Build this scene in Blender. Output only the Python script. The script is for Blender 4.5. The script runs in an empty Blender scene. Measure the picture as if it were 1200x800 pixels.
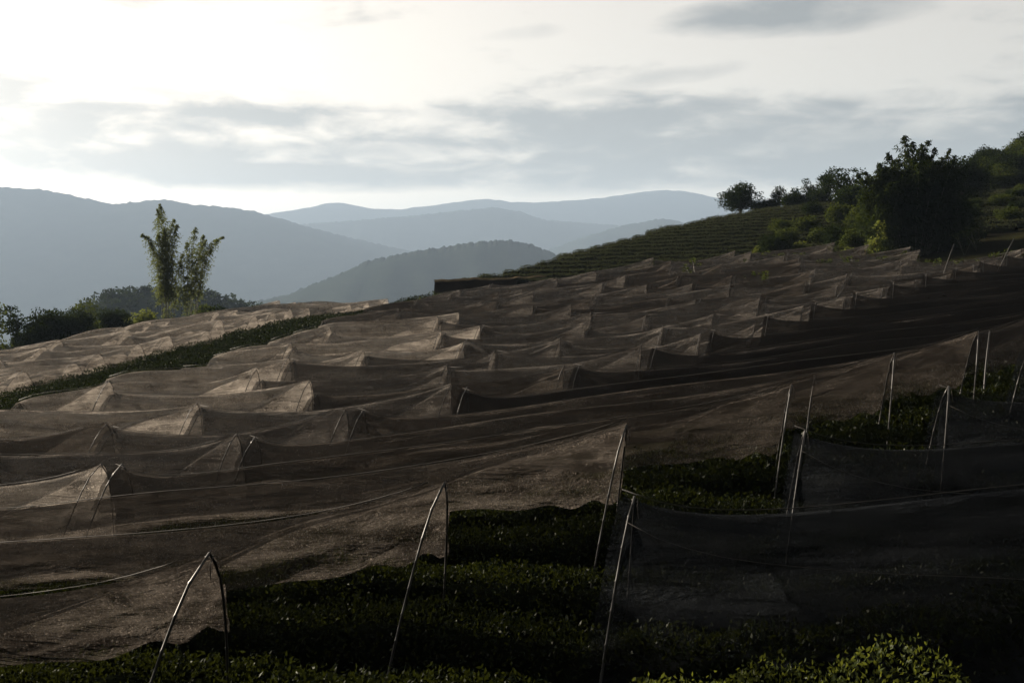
import bpy, math, random
import numpy as np
from mathutils import Vector

rng = np.random.default_rng(7)
random.seed(7)
sc = bpy.context.scene
col = sc.collection
R = math.radians

# ------------------------------------------------------------------ camera
cam_d = bpy.data.cameras.new('camera')
cam_d.sensor_width = 36.0
cam_d.lens = 35.0
cam_d.clip_start = 0.1
cam_d.clip_end = 90000.0
cam_d.shift_y = -70.0 / 1200.0
cam = bpy.data.objects.new('camera', cam_d)
col.objects.link(cam)
cam.location = (0, 0, 0)
cam.rotation_euler = (R(90), 0, 0)
sc.camera = cam

# ------------------------------------------------------------------ light
SUN_AZ, SUN_EL = -51.0, 15.5          # azimuth from +Y towards +X, elevation
EXPOSURE = 2.5
SKY_STRENGTH = 0.056
SUN_STRENGTH = 5.0
world = bpy.data.worlds.new('World')
sc.world = world
world.use_nodes = True


class NT:
    """small helper around a node tree"""
    def __init__(self, tree):
        self.t = tree
        tree.nodes.clear()

    def n(self, typ, **kw):
        nd = self.t.nodes.new(typ)
        for k, v in kw.items():
            if k.startswith('i_'):
                key = k[2:]
                key = int(key) if key.isdigit() else key
                self.put(nd.inputs[key], v)
            else:
                setattr(nd, k, v)
        return nd

    def put(self, sock, v):
        if isinstance(v, bpy.types.NodeSocket):
            self.t.links.new(v, sock)
        else:
            sock.default_value = v

    def math(self, op, a, b=0.0, c=0.0, clamp=False):
        nd = self.t.nodes.new('ShaderNodeMath')
        nd.operation = op
        nd.use_clamp = clamp
        for i, v in enumerate((a, b, c)):
            self.put(nd.inputs[i], v)
        return nd.outputs[0]

    def ramp(self, fac, stops, interp='LINEAR'):
        nd = self.t.nodes.new('ShaderNodeValToRGB')
        nd.color_ramp.interpolation = interp
        el = nd.color_ramp.elements
        while len(el) < len(stops):
            el.new(0.5)
        for e, (p, c) in zip(el, stops):
            e.position = p
            e.color = c if len(c) == 4 else (*c, 1)
        self.put(nd.inputs[0], fac)
        return nd.outputs[0]

    def mixc(self, fac, a, b, blend='MIX'):
        nd = self.t.nodes.new('ShaderNodeMix')
        nd.data_type = 'RGBA'
        nd.blend_type = blend
        self.put(nd.inputs[0], fac)
        self.put(nd.inputs[6], a)
        self.put(nd.inputs[7], b)
        return nd.outputs[2]

    def noise(self, vec, scale, detail=4, rough=0.55, dist=0.0):
        nd = self.t.nodes.new('ShaderNodeTexNoise')
        self.put(nd.inputs['Vector'], vec)
        nd.inputs['Scale'].default_value = scale
        nd.inputs['Detail'].default_value = detail
        nd.inputs['Roughness'].default_value = rough
        nd.inputs['Distortion'].default_value = dist
        return nd.outputs[0]

    def mapping(self, vec, loc=(0, 0, 0), scale=(1, 1, 1), rot=(0, 0, 0)):
        nd = self.t.nodes.new('ShaderNodeMapping')
        self.put(nd.inputs['Vector'], vec)
        nd.inputs['Location'].default_value = loc
        nd.inputs['Scale'].default_value = scale
        nd.inputs['Rotation'].default_value = rot
        return nd.outputs[0]


w = NT(world.node_tree)
sky = w.n('ShaderNodeTexSky', sky_type='NISHITA', sun_disc=False, sun_elevation=R(SUN_EL),
          sun_rotation=R(SUN_AZ), altitude=600.0, air_density=1.0, dust_density=3.5, ozone_density=1.0)
dirv = w.n('ShaderNodeTexCoord').outputs['Generated']
sep = w.n('ShaderNodeSeparateXYZ', i_0=dirv)
dx, dy, dz = sep.outputs
# thin bright veil over the whole sky: the blue is mostly washed out
veil = w.n('ShaderNodeHueSaturation', i_Saturation=0.30, i_Value=1.0, i_Color=sky.outputs[0]).outputs[0]
veil = w.n('ShaderNodeGamma', i_Color=veil, i_Gamma=0.82).outputs[0]      # high thin cloud spreads the sun's glow
veil = w.mixc(1.0, veil, (1.0, 0.88, 0.735, 1), 'MULTIPLY')
# stratus: horizontally stretched noise, dense low down, sparse above
pv = w.mapping(dirv, loc=(3.1, 1.7, 0.4), scale=(4.0, 4.0, 15.0))
n1 = w.noise(pv, 1.0, 8, 0.56, 0.35)
pv2 = w.mapping(dirv, loc=(0.3, 8.2, 2.4), scale=(14.0, 14.0, 46.0))
n2 = w.noise(pv2, 1.0, 8, 0.6, 0.4)
nn = w.math('ADD', w.math('MULTIPLY', n1, 0.62), w.math('MULTIPLY', n2, 0.38))
cover = w.ramp(dz, [(0.0, (0.36,) * 3), (0.078, (0.40,) * 3), (0.105, (0.63,) * 3), (0.155, (0.62,) * 3),
                    (0.20, (0.46,) * 3), (0.30, (0.41,) * 3), (0.6, (0.42,) * 3), (1.0, (0.42,) * 3)], 'EASE')
cl = w.math('SUBTRACT', w.math('ADD', nn, cover), 0.96)
mask = w.math('MULTIPLY', cl, 5.0, clamp=True)
mask = w.ramp(mask, [(0, (0, 0, 0)), (1, (1, 1, 1))], 'EASE')


def cloud_blob(px, py, rx, rz, tilt, thr):
    """one larger cloud at a place in the sky: a soft ellipse on the dome broken by noise"""
    az = math.atan((px - 600) / 1166.7)
    ln = math.sqrt(1 + ((px - 600) / 1166.7) ** 2 + ((330 - py) / 1166.7) ** 2)
    d = Vector(((px - 600) / 1166.7, 1, (330 - py) / 1166.7)) / ln
    rt = Vector((math.cos(az), -math.sin(az), 0))
    up = rt.cross(d)
    rt2 = rt * math.cos(tilt) + up * math.sin(tilt)
    up2 = up * math.cos(tilt) - rt * math.sin(tilt)
    a = w.n('ShaderNodeVectorMath', operation='DOT_PRODUCT', i_0=dirv, i_1=rt2).outputs['Value']
    b = w.n('ShaderNodeVectorMath', operation='DOT_PRODUCT', i_0=dirv, i_1=up2).outputs['Value']
    a0, b0 = d.dot(rt2), d.dot(up2)
    a = w.math('DIVIDE', w.math('SUBTRACT', a, a0), rx)
    b = w.math('DIVIDE', w.math('SUBTRACT', b, b0), rz)
    r2 = w.math('ADD', w.math('MULTIPLY', a, a), w.math('MULTIPLY', b, b))
    front = w.math('GREATER_THAN', dy, 0.0)
    m = w.math('SUBTRACT', w.math('ADD', 1.0 - thr, w.math('MULTIPLY', w.math('SUBTRACT', nn, 0.5), 4.5)), r2)
    m = w.math('MULTIPLY', m, 0.8, clamp=True)
    return w.math('MULTIPLY', m, front)


CLOUDS = ((925, 16, .105, .020, 0.0, -.7, 1.0), (800, 88, .10, .011, 0.13, 0.1, .6), (690, 110, .06, .010, 0.05, 0.1, .5),
          (265, 133, .11, .012, 0.03, -.3, 1.0), (120, 100, .10, .016, -.1, -.1, .7), (210, 72, .04, .008, -.1, 0.1, .3), (620, 38, .05, .009, 0.1, 0.2, .4),
          (520, 135, .05, .020, 0.2, 0.0, .7), (720, 160, .10, .022, 0.0, -.2, .9), (960, 165, .22, .032, -.03, -.3, .9), (1130, 150, .12, .020, 0.0, -.2, .7),
          (80, 188, .16, .020, 0.0, -.6, 1.0), (330, 203, .20, .016, 0.0, -.6, 1.0), (430, 178, .12, .014, 0.05, -.3, .9), (250, 172, .16, .012, 0.0, -.3, .9), (650, 215, .10, .014, 0.0, -.1, .8))
for px, py, rx, rz, tilt, thr, s in CLOUDS:
    mask = w.math('MAXIMUM', mask, w.math('MULTIPLY', cloud_blob(px, py, rx, rz, tilt, thr), s))
cloudc = w.mixc(1.0, veil, (0.37, 0.40, 0.435, 1), 'MULTIPLY')
skyc = w.mixc(mask, veil, cloudc)
bg = w.n('ShaderNodeBackground', i_Color=skyc, i_Strength=SKY_STRENGTH)
w.n('ShaderNodeOutputWorld', i_Surface=bg.outputs[0])

sun_d = bpy.data.lights.new('sun', 'SUN')
sun_d.energy = SUN_STRENGTH
sun_d.angle = R(0.8)
sun_d.color = (1.0, 0.86, 0.70)
sun = bpy.data.objects.new('sun', sun_d)
col.objects.link(sun)
sdir = Vector((math.sin(R(SUN_AZ)) * math.cos(R(SUN_EL)), math.cos(R(SUN_AZ)) * math.cos(R(SUN_EL)), math.sin(R(SUN_EL))))
sun.rotation_euler = sdir.to_track_quat('Z', 'Y').to_euler()
sun.location = sdir * 60

vs = sc.view_settings
vs.view_transform = 'Standard'
vs.look = 'None'
vs.exposure = EXPOSURE
vs.gamma = 1.0
vs.use_curve_mapping = False
cy = sc.cycles
cy.max_bounces = 5
cy.diffuse_bounces = 2
cy.glossy_bounces = 1
cy.transmission_bounces = 3
cy.transparent_max_bounces = 14
cy.volume_bounces = 1
cy.caustics_reflective = False
cy.caustics_refractive = False
cy.use_denoising = True
cy.sample_clamp_indirect = 4.0


# ------------------------------------------------------------------ helpers
def tag(o, label=None, cat=None, group=None, kind=None):
    if label: o['label'] = label
    if cat: o['category'] = cat
    if group: o['group'] = group
    if kind: o['kind'] = kind
    return o


def empty(name, loc=(0, 0, 0)):
    o = bpy.data.objects.new(name, None)
    col.objects.link(o)
    o.location = loc
    o.empty_display_size = 0.2
    return o


def raw_mesh(name, verts, faces, smooth=False):
    """verts (N,3) array, faces (M,k) int array (k = 3 or 4)"""
    verts = np.asarray(verts, dtype=np.float32)
    faces = np.asarray(faces, dtype=np.int32)
    me = bpy.data.meshes.new(name)
    k = faces.shape[1]
    me.vertices.add(len(verts))
    me.vertices.foreach_set('co', verts.ravel())
    me.loops.add(faces.size)
    me.loops.foreach_set('vertex_index', faces.ravel())
    me.polygons.add(len(faces))
    me.polygons.foreach_set('loop_start', np.arange(0, faces.size, k, dtype=np.int32))
    me.polygons.foreach_set('loop_total', np.full(len(faces), k, dtype=np.int32))
    if smooth:
        me.polygons.foreach_set('use_smooth', np.ones(len(faces), dtype=bool))
    me.update(calc_edges=True)
    return me


def obj(name, me, mat, parent=None, loc=None):
    o = bpy.data.objects.new(name, me)
    if mat is not None and len(me.materials) == 0:
        me.materials.append(mat)
    col.objects.link(o)
    if parent is not None:
        o.parent = parent
    if loc is not None:
        o.location = loc
    return o


def grid_faces(nu, nv):
    i = np.arange(nu - 1)[:, None] * nv + np.arange(nv - 1)[None, :]
    i = i.ravel()
    return np.stack([i, i + nv, i + nv + 1, i + 1], 1)


def tube(pts, radii, sides=6):
    """tapered closed tube along a polyline -> verts, quad faces"""
    pts = np.asarray(pts, float)
    n = len(pts)
    tang = np.gradient(pts, axis=0)
    tang /= np.linalg.norm(tang, axis=1)[:, None] + 1e-9
    ref = np.array([0.0, 0.0, 1.0]) if abs(tang[n // 2, 2]) < 0.9 else np.array([1.0, 0.0, 0.0])
    a = np.cross(tang, ref)
    a /= np.linalg.norm(a, axis=1)[:, None] + 1e-9
    b = np.cross(tang, a)
    th = np.arange(sides) * 2 * math.pi / sides
    rad = np.broadcast_to(np.asarray(radii, float), (n,))
    v = pts[:, None, :] + rad[:, None, None] * (np.cos(th)[None, :, None] * a[:, None, :] + np.sin(th)[None, :, None] * b[:, None, :])
    f = []
    for i in range(n - 1):
        for j in range(sides):
            k = (j + 1) % sides
            f.append((i * sides + j, i * sides + k, (i + 1) * sides + k, (i + 1) * sides + j))
    v = v.reshape(-1, 3)
    c0, c1 = len(v), len(v) + 1
    v = np.vstack([v, pts[:1], pts[-1:]])
    for j in range(0, sides, 2):
        k, l = (j + 1) % sides, (j + 2) % sides
        f.append((c0, l, k, j))
        o_ = (n - 1) * sides
        f.append((c1, o_ + j, o_ + k, o_ + l))
    return v, np.array(f)


def join(parts):
    vs_, fs_, o_ = [], [], 0
    for v, f in parts:
        vs_.append(v)
        fs_.append(np.asarray(f) + o_)
        o_ += len(v)
    return np.vstack(vs_), np.vstack(fs_)


def unit(a):
    return a / (np.linalg.norm(a, axis=-1, keepdims=True) + 1e-9)


def leaf_quads(cen, axis, length, width, r, fold=0.15):
    """rhombic folded leaves: centre, pointing axis, length, width (arrays) -> verts, quads"""
    n = len(cen)
    axis = unit(axis)
    rnd = r.normal(size=(n, 3))
    side = unit(np.cross(axis, rnd))
    nor = np.cross(side, axis)
    length = np.broadcast_to(np.asarray(length, float), (n,))[:, None]
    width = np.broadcast_to(np.asarray(width, float), (n,))[:, None]
    v = np.empty((n, 4, 3))
    v[:, 0] = cen - axis * length * .5
    v[:, 2] = cen + axis * length * .5
    v[:, 1] = cen + side * width * .5 + nor * width * fold - axis * length * .08
    v[:, 3] = cen - side * width * .5 + nor * width * fold - axis * length * .08
    f = np.arange(n * 4).reshape(n, 4)
    return v.reshape(-1, 3), f


def sines(r, n, kx, ky, lo=.4, hi=1.6):
    """random smooth 2-D function from n sines with mean frequencies kx, ky"""
    fx = r.uniform(lo, hi, n) * kx * r.choice([-1, 1], n)
    fy = r.uniform(lo, hi, n) * ky
    ph = r.uniform(0, 6.28, n)
    am = r.uniform(.5, 1, n) / n ** .5

    def f(x, y):
        o_ = 0
        for i in range(n):
            o_ = o_ + am[i] * np.sin(fx[i] * x + fy[i] * y + ph[i])
        return o_
    return f


# ------------------------------------------------------------------ materials
def new_mat(name):
    m = bpy.data.materials.new(name)
    m.use_nodes = True
    t = NT(m.node_tree)
    out = t.n('ShaderNodeOutputMaterial')
    return m, t, out


def mat_leaf(name, dark, light, trans, rough=0.4, spec=0.5, nscale=7.0, tfac=0.3, gloss=0.0):
    m, t, out = new_mat(name)
    pos = t.n('ShaderNodeNewGeometry').outputs['Position']
    a = t.noise(pos, nscale, 2, .6)
    b = t.noise(pos, nscale * .08, 3, .6)
    k = t.math('ADD', t.math('MULTIPLY', a, .6), t.math('MULTIPLY', b, .4))
    c = t.ramp(k, [(.36, dark), (.64, light)])
    p = t.n('ShaderNodeBsdfDiffuse')
    t.put(p.inputs['Color'], c)
    if gloss:
        gl = t.n('ShaderNodeBsdfGlossy', i_Roughness=rough)
        gl.inputs['Color'].default_value = (.9, .95, .85, 1)
        mg_ = t.n('ShaderNodeMixShader', i_0=gloss)
        t.put(mg_.inputs[1], p.outputs[0])
        t.put(mg_.inputs[2], gl.outputs[0])
        p = mg_
    tr = t.n('ShaderNodeBsdfTranslucent')
    t.put(tr.inputs['Color'], t.mixc(a, trans, tuple(x * .6 for x in trans[:3]) + (1,)))
    mx = t.n('ShaderNodeMixShader', i_0=tfac)
    t.put(mx.inputs[1], p.outputs[0])
    t.put(mx.inputs[2], tr.outputs[0])
    t.put(out.inputs[0], mx.outputs[0])
    return m


def mat_plain(name, c1, c2, scale=3.0, rough=.85, spec=.2, bump=0.0, detail=5):
    m, t, out = new_mat(name)
    pos = t.n('ShaderNodeNewGeometry').outputs['Position']
    a = t.noise(pos, scale, detail, .6)
    cc = t.ramp(a, [(.35, c1), (.68, c2)])
    if spec > .25:
        p = t.n('ShaderNodeBsdfPrincipled', i_Roughness=rough)
        t.put(p.inputs['Base Color'], cc)
        p.inputs['Specular IOR Level'].default_value = spec
    else:
        p = t.n('ShaderNodeBsdfDiffuse')
        t.put(p.inputs['Color'], cc)
    if bump:
        b = t.n('ShaderNodeBump', i_Strength=bump, i_Distance=.05)
        t.put(b.inputs['Height'], t.noise(pos, scale * 4, 5, .65))
        t.put(p.inputs['Normal'], b.outputs[0])
    t.put(out.inputs[0], p.outputs[0])
    return m


def mat_net(name, c1, c2, hole=.28, tfac=.55):
    """woven plastic shade cloth: threads that pass some light, holes between, bands of tight and loose weave with fold shading painted in, dust, pale specks"""
    m, t, out = new_mat(name)
    pos = t.n('ShaderNodeNewGeometry').outputs['Position']
    rowp = t.mapping(pos, rot=(0, 0, R(15)))                      # x along the rows
    band = t.noise(t.mapping(rowp, scale=(.22, 2.2, 2.8)), 1.0, 5, .6, .6)  # bands also paint the light and dark of folds
    blot = t.noise(pos, 1.6, 5, .65, .3)
    a = t.math('ADD', t.math('MULTIPLY', band, .62), t.math('MULTIPLY', blot, .38))
    fine = t.noise(pos, 42.0, 2, .7)
    c = t.ramp(a, [(.41, c1), (.59, c2)])
    c = t.mixc(t.ramp(fine, [(.58, (0, 0, 0)), (.70, (.9,) * 3)]), c, tuple(min(1, x * 2.2) for x in c2[:3]) + (1,))
    p = t.n('ShaderNodeBsdfDiffuse')
    t.put(p.inputs['Color'], c)
    fold = t.math('ADD', t.noise(t.mapping(rowp, scale=(.5, 4.0, 4.6)), 1.0, 5, .62, .8),
                  t.math('MULTIPLY', t.noise(t.mapping(rowp, scale=(1.6, 9.0, 9.0)), 1.0, 4, .6, .5), .35))
    bp = t.n('ShaderNodeBump', i_Strength=1.0, i_Distance=.26)
    t.put(bp.inputs['Height'], fold)
    t.put(p.inputs['Normal'], bp.outputs[0])
    tr = t.n('ShaderNodeBsdfTranslucent')
    t.put(tr.inputs['Color'], c)
    t.put(tr.inputs['Normal'], bp.outputs[0])
    mx = t.n('ShaderNodeMixShader', i_0=tfac)
    t.put(mx.inputs[1], p.outputs[0])
    t.put(mx.inputs[2], tr.outputs[0])
    tp = t.n('ShaderNodeBsdfTransparent')
    m2 = t.n('ShaderNodeMixShader')
    hf_ = t.math('ADD', t.math('MULTIPLY', t.math('SUBTRACT', .5, a), 1.5), t.math('MULTIPLY', t.math('SUBTRACT', t.noise(pos, 30.0, 2, .6), .5), .3))
    t.put(m2.inputs[0], t.math('ADD', hole, hf_, clamp=True))
    t.put(m2.inputs[1], mx.outputs[0])
    t.put(m2.inputs[2], tp.outputs[0])
    t.put(out.inputs[0], m2.outputs[0])
    return m


M = {}
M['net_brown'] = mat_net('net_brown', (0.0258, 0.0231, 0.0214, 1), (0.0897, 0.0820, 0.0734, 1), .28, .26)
M['net_sunlit'] = mat_net('net_sunlit', (0.0775, 0.0682, 0.0589, 1), (0.2580, 0.2323, 0.2014, 1), .22, .32)  # lighter net copy: low sun on the cloth put into the colour
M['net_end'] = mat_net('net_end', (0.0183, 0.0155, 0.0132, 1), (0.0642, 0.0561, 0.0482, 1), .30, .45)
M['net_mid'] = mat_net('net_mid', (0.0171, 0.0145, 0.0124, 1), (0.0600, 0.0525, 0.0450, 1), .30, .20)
M['net_shaded'] = mat_net('net_shaded', (0.0061, 0.0059, 0.0059, 1), (0.0200, 0.0186, 0.0175, 1), .30, .24)  # darker net copy: shade on the middle rows put into the colour
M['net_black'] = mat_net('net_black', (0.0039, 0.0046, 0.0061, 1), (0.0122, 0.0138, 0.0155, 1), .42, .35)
M['pole'] = mat_plain('pole', (0.0029, 0.0027, 0.0024, 1), (0.0082, 0.0077, 0.0069, 1), 22, .5, .3)
M['pole_dark'] = mat_plain('pole_dark', (0.0026, 0.0022, 0.0018, 1), (0.0066, 0.0056, 0.0045, 1), 22, .7, .3)
M['rope'] = mat_plain('rope', (0.0086, 0.0073, 0.0062, 1), (0.0292, 0.0243, 0.0193, 1), 9, .7, .3)  # its tone also carries the painted ridge highlight
M['soil'] = mat_plain('soil', (.018, .014, .010, 1), (.050, .038, .026, 1), 1.5, .95, .1, .6)
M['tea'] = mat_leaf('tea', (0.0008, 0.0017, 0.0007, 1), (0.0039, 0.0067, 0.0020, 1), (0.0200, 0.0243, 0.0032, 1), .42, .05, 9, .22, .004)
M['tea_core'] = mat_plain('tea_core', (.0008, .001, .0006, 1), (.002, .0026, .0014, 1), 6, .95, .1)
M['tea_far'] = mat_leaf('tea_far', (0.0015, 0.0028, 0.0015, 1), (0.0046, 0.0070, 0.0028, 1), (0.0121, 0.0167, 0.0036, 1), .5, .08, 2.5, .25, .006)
M['tea_sunlit'] = mat_leaf('tea_sunlit', (0.0116, 0.0173, 0.0039, 1), (0.0270, 0.0347, 0.0077, 1), (0.0770, 0.0886, 0.0116, 1), .4, .2, 9, .35, .008)  # lit copy of the tea leaf, sunlight put into the colour
M['tea_slope'] = mat_leaf('tea_slope', (.0105, .0125, .008, 1), (.034, .037, .021, 1), (.04, .046, .018, 1), .5, .15, 2.5, .25)  # lighter than tea_far: sunlit look put into the leaf colour
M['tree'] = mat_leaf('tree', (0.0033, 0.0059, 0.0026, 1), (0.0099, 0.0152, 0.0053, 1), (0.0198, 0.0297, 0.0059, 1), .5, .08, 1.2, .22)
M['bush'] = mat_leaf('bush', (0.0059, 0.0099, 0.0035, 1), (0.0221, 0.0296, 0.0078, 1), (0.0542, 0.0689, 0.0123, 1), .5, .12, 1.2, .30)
M['bright'] = mat_leaf('bright', (0.0139, 0.0201, 0.0055, 1), (0.0446, 0.0529, 0.0139, 1), (0.1003, 0.1169, 0.0223, 1), .5, .2, 1.5, .40)  # sunlit yellow-green put into the leaf colour
M['bamboo'] = mat_leaf('bamboo', (.018, .024, .009, 1), (.048, .055, .019, 1), (.115, .135, .04, 1), .5, .15, 1.0, .34)
M['bamboo_dark'] = mat_leaf('bamboo_dark', (0.0030, 0.0054, 0.0030, 1), (0.0089, 0.0134, 0.0054, 1), (0.0413, 0.0577, 0.0124, 1), .5, .05, 1.0, .2)
M['culm'] = mat_plain('culm', (0.0193, 0.0209, 0.0099, 1), (0.0468, 0.0468, 0.0220, 1), 3, .5, .3)
M['bark'] = mat_plain('bark', (.020, .016, .012, 1), (.05, .04, .03, 1), 4, .9, .2, .5)
M['grass'] = mat_leaf('grass', (.05, .06, .018, 1), (.14, .13, .045, 1), (.22, .22, .06, 1), .6, .3, 2, .35)
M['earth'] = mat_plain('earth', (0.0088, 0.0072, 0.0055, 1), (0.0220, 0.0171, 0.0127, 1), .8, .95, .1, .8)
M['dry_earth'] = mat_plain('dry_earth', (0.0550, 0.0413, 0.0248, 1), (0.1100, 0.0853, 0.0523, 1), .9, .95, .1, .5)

# ------------------------------------------------------------------ the terrain (metres, camera at the origin)
CP = np.array([
    (-2.4, 8, -4.26), (-.68, 9.9, -4.05), (1.41, 12.2, -3.79), (4.03, 14.35, -3.55), (6.45, 16.8, -3.28), (8.86, 18.9, -3.04),
    (-7.17, 17.35, -5.22), (-5.54, 19.9, -5.17), (-3.72, 22.27, -4.92), (-1.47, 24.5, -4.62), (1.41, 26.6, -4.27),
    (3.75, 28.8, -3.95), (5.9, 31.07, -3.56), (10.3, 35.7, -2.82), (16.9, 42.6, -1.75), (25.7, 51.8, -.35),
    (-4.3, 8.4, -4.45), (-5.8, 11.27, -4.6), (0, 38.6, -3.95), (0, 47, -3.5), (0, 55.6, -3.03), (0, 64, -2.5), (0, 72.7, -2.0),
    (-15.4, 31, -5.2), (-10, 58, -3.3), (-6.4, 75, -2.5), (-21.6, 42, -5.4), (-18.1, 55, -4.2), (-10.7, 78, -2.9),
    (-29.8, 58, -5.2), (-24.7, 78, -3.8), (-19, 90, -3.1), (4.1, 80, -1.0), (10.3, 75, 0.0), (17.4, 75, .85), (21.6, 72, 1.1),
    (27.4, 68, 1.5), (31.9, 62, 1.8), (5.96, 13.9, -3.6), (1.06, 9.5, -4.25), (3.36, 11.7, -3.9), (4.42, 8.6, -3.5), (4, 6.5, -3.45), (0, 0, -3.9), (-10, 0, -5.0),
    (3.4, 100, 1.6), (11.3, 110, 3.7), (20, 118, 5.8), (25.7, 120, 7.0), (32, 125, 8.2), (-4.3, 92, -.3), (-10, 96, -3.2),
    (42, 85, 6.0), (56.5, 110, 10.0), (61.7, 125, 13.0), (75, 140, 18.0), (25.5, 85, 3.2), (25, 150, 1.0), (-5, 122, -7),
    (45, 165, 5.0), (-25, 106, -8.5), (-46, 78, -12), (-46, 52, -10), (-32, 112, -12), (-20, 135, -16), (80, 60, 9.5),
    (60, 30, 4.0), (30, 20, -.5), (-24, 22, -6.6), (30, -5, -2.0), (12, 60, -1.35), (20, 60, -.3), (8, 50, -2.6), (-30, 0, -8)])


def tps_fit(P, lam=3.0):
    n = len(P)
    d2 = ((P[:, None, :2] - P[None, :, :2]) ** 2).sum(-1)
    K = np.where(d2 > 0, d2 * np.log(d2 + 1e-12) * .5, 0)
    A = np.zeros((n + 3, n + 3))
    A[:n, :n] = K + lam * np.eye(n)
    A[:n, n:] = np.c_[np.ones(n), P[:, :2]]
    A[n:, :n] = A[:n, n:].T
    return np.linalg.solve(A, np.r_[P[:, 2], 0, 0, 0])


TW = tps_fit(CP)
VALLEY = -160.0


def ground_z(X, Y):
    X = np.asarray(X, float)
    Y = np.asarray(Y, float)
    z = TW[-3] + TW[-2] * X + TW[-1] * Y
    for i in range(len(CP)):
        d2 = (X - CP[i, 0]) ** 2 + (Y - CP[i, 1]) ** 2
        z = z + TW[i] * .5 * d2 * np.log(d2 + 1e-12)
    z = np.clip(z, -60, 24)
    r = np.sqrt((X - 20) ** 2 + (Y - 60) ** 2)
    t = np.clip((r - 110) / 420, 0, 1)
    t = t * t * (3 - 2 * t)
    return z * (1 - t) + VALLEY * t


def gz(x, y):
    return float(ground_z(x, y))


def axis_grid(lo, hi, step, far, n):
    a = np.arange(lo, hi + .01, step)
    g = np.geomspace(step, far, n)
    return np.r_[lo - np.cumsum(np.diff(np.r_[0, g]))[::-1], a, hi + np.cumsum(np.diff(np.r_[0, g]))]


gx = axis_grid(-50, 90, 1.0, 18000, 50)
gy = axis_grid(-12, 175, 1.0, 18000, 50)
GX, GY = np.meshgrid(gx, gy, indexing='ij')
GZ = ground_z(GX, GY)
nz = sines(rng, 8, 1.1, 1.1)
GZ = GZ + .05 * nz(GX, GY)
g_me = raw_mesh('ground', np.stack([GX, GY, GZ], -1).reshape(-1, 3), grid_faces(len(gx), len(gy)), True)
mg, t, out = new_mat('ground')
pos = t.n('ShaderNodeNewGeometry').outputs['Position']
na = t.noise(pos, .35, 6, .65)
nb = t.noise(pos, 5.0, 4, .6)
c = t.ramp(t.math('ADD', t.math('MULTIPLY', na, .6), t.math('MULTIPLY', nb, .4)),
           [(.36, (.004, .0035, .003)), (.52, (.008, .008, .004)), (.66, (.016, .017, .007))])
p = t.n('ShaderNodeBsdfDiffuse')
t.put(p.inputs['Color'], c)
bp = t.n('ShaderNodeBump', i_Strength=.6, i_Distance=.08)
t.put(bp.inputs['Height'], nb)
t.put(p.inputs['Normal'], bp.outputs[0])
t.put(out.inputs[0], p.outputs[0])
tag(obj('ground', g_me, mg), kind='structure')


# ------------------------------------------------------------------ mountains
def mat_mountain(name, c1, c2, scale):
    m, t, out = new_mat(name)
    pos = t.n('ShaderNodeNewGeometry').outputs['Position']
    a = t.noise(pos, scale, 6, .62)
    b = t.noise(pos, scale * 12, 4, .6)
    k = t.math('ADD', t.math('MULTIPLY', a, .55), t.math('MULTIPLY', b, .45))
    p = t.n('ShaderNodeBsdfDiffuse')
    t.put(p.inputs['Color'], t.ramp(k, [(.36, c1), (.62, c2)]))
    t.put(out.inputs[0], p.outputs[0])
    return m


M['forest'] = mat_mountain('forest', (0.0055, 0.0083, 0.0060, 1), (0.0143, 0.0187, 0.0116, 1), .012)


def px_to(px, py, Y):
    return (px - 600) * Y / 1166.7, (330 - py) * Y / 1166.7


def mountain(D, pts, width, spur, seed, tree_h, label, nx=460):
    r = np.random.default_rng(seed)
    P = np.array([px_to(a, b, D) for a, b in pts])
    xs = np.linspace(P[0, 0], P[-1, 0], nx)
    # smooth interpolation of the crest line
    crest = np.interp(xs, P[:, 0], P[:, 1])
    k = max(3, int(nx * .012)) | 1
    crest = np.convolve(np.pad(crest, k, mode='edge'), np.ones(k) / k, 'same')[k:-k]
    f1 = sines(r, 6, 40.0 / width, 0)
    f2 = sines(r, 6, 160.0 / width, 0)
    crest = crest + spur * .04 * f1(xs, 0)
    bump_ = tree_h * .35 * f2(xs, 0) + tree_h * (r.random(nx) - .5) * .7
    S = np.r_[np.linspace(-1, -.07, 64), np.linspace(-.05, .05, 3), np.linspace(.15, 1, 7)]
    X, SS = np.meshgrid(xs, S, indexing='ij')
    H = crest[:, None] - VALLEY
    prof = (1 - np.abs(SS) ** 1.15) ** 1.15
    sp = sines(r, 7, 9.0 / width, 2.0)
    sp2 = sines(r, 7, 30.0 / width, 5.0)
    amp = np.clip(np.abs(SS) * 2.4, 0, 1) * np.clip((1 - np.abs(SS)) * 3, 0, 1)
    Z = VALLEY - 3 + (H + 3) * prof + spur * amp * (.75 * sp(X, SS) + .30 * sp2(X, SS)) * (H / H.max())
    Z = Z + (r.random(Z.shape) - .5) * tree_h * .06 * amp
    Z = Z + bump_[:, None] * np.exp(-(SS / .05) ** 2)
    Z = np.maximum(Z, VALLEY - 4)
    Y = D + SS * width
    me = raw_mesh('mountain', np.stack([X, Y, Z], -1).reshape(-1, 3), grid_faces(nx, len(S)), True)
    o = obj('mountain', me, M['forest'])
    tag(o, label, None, None, 'structure')
    return o


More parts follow.
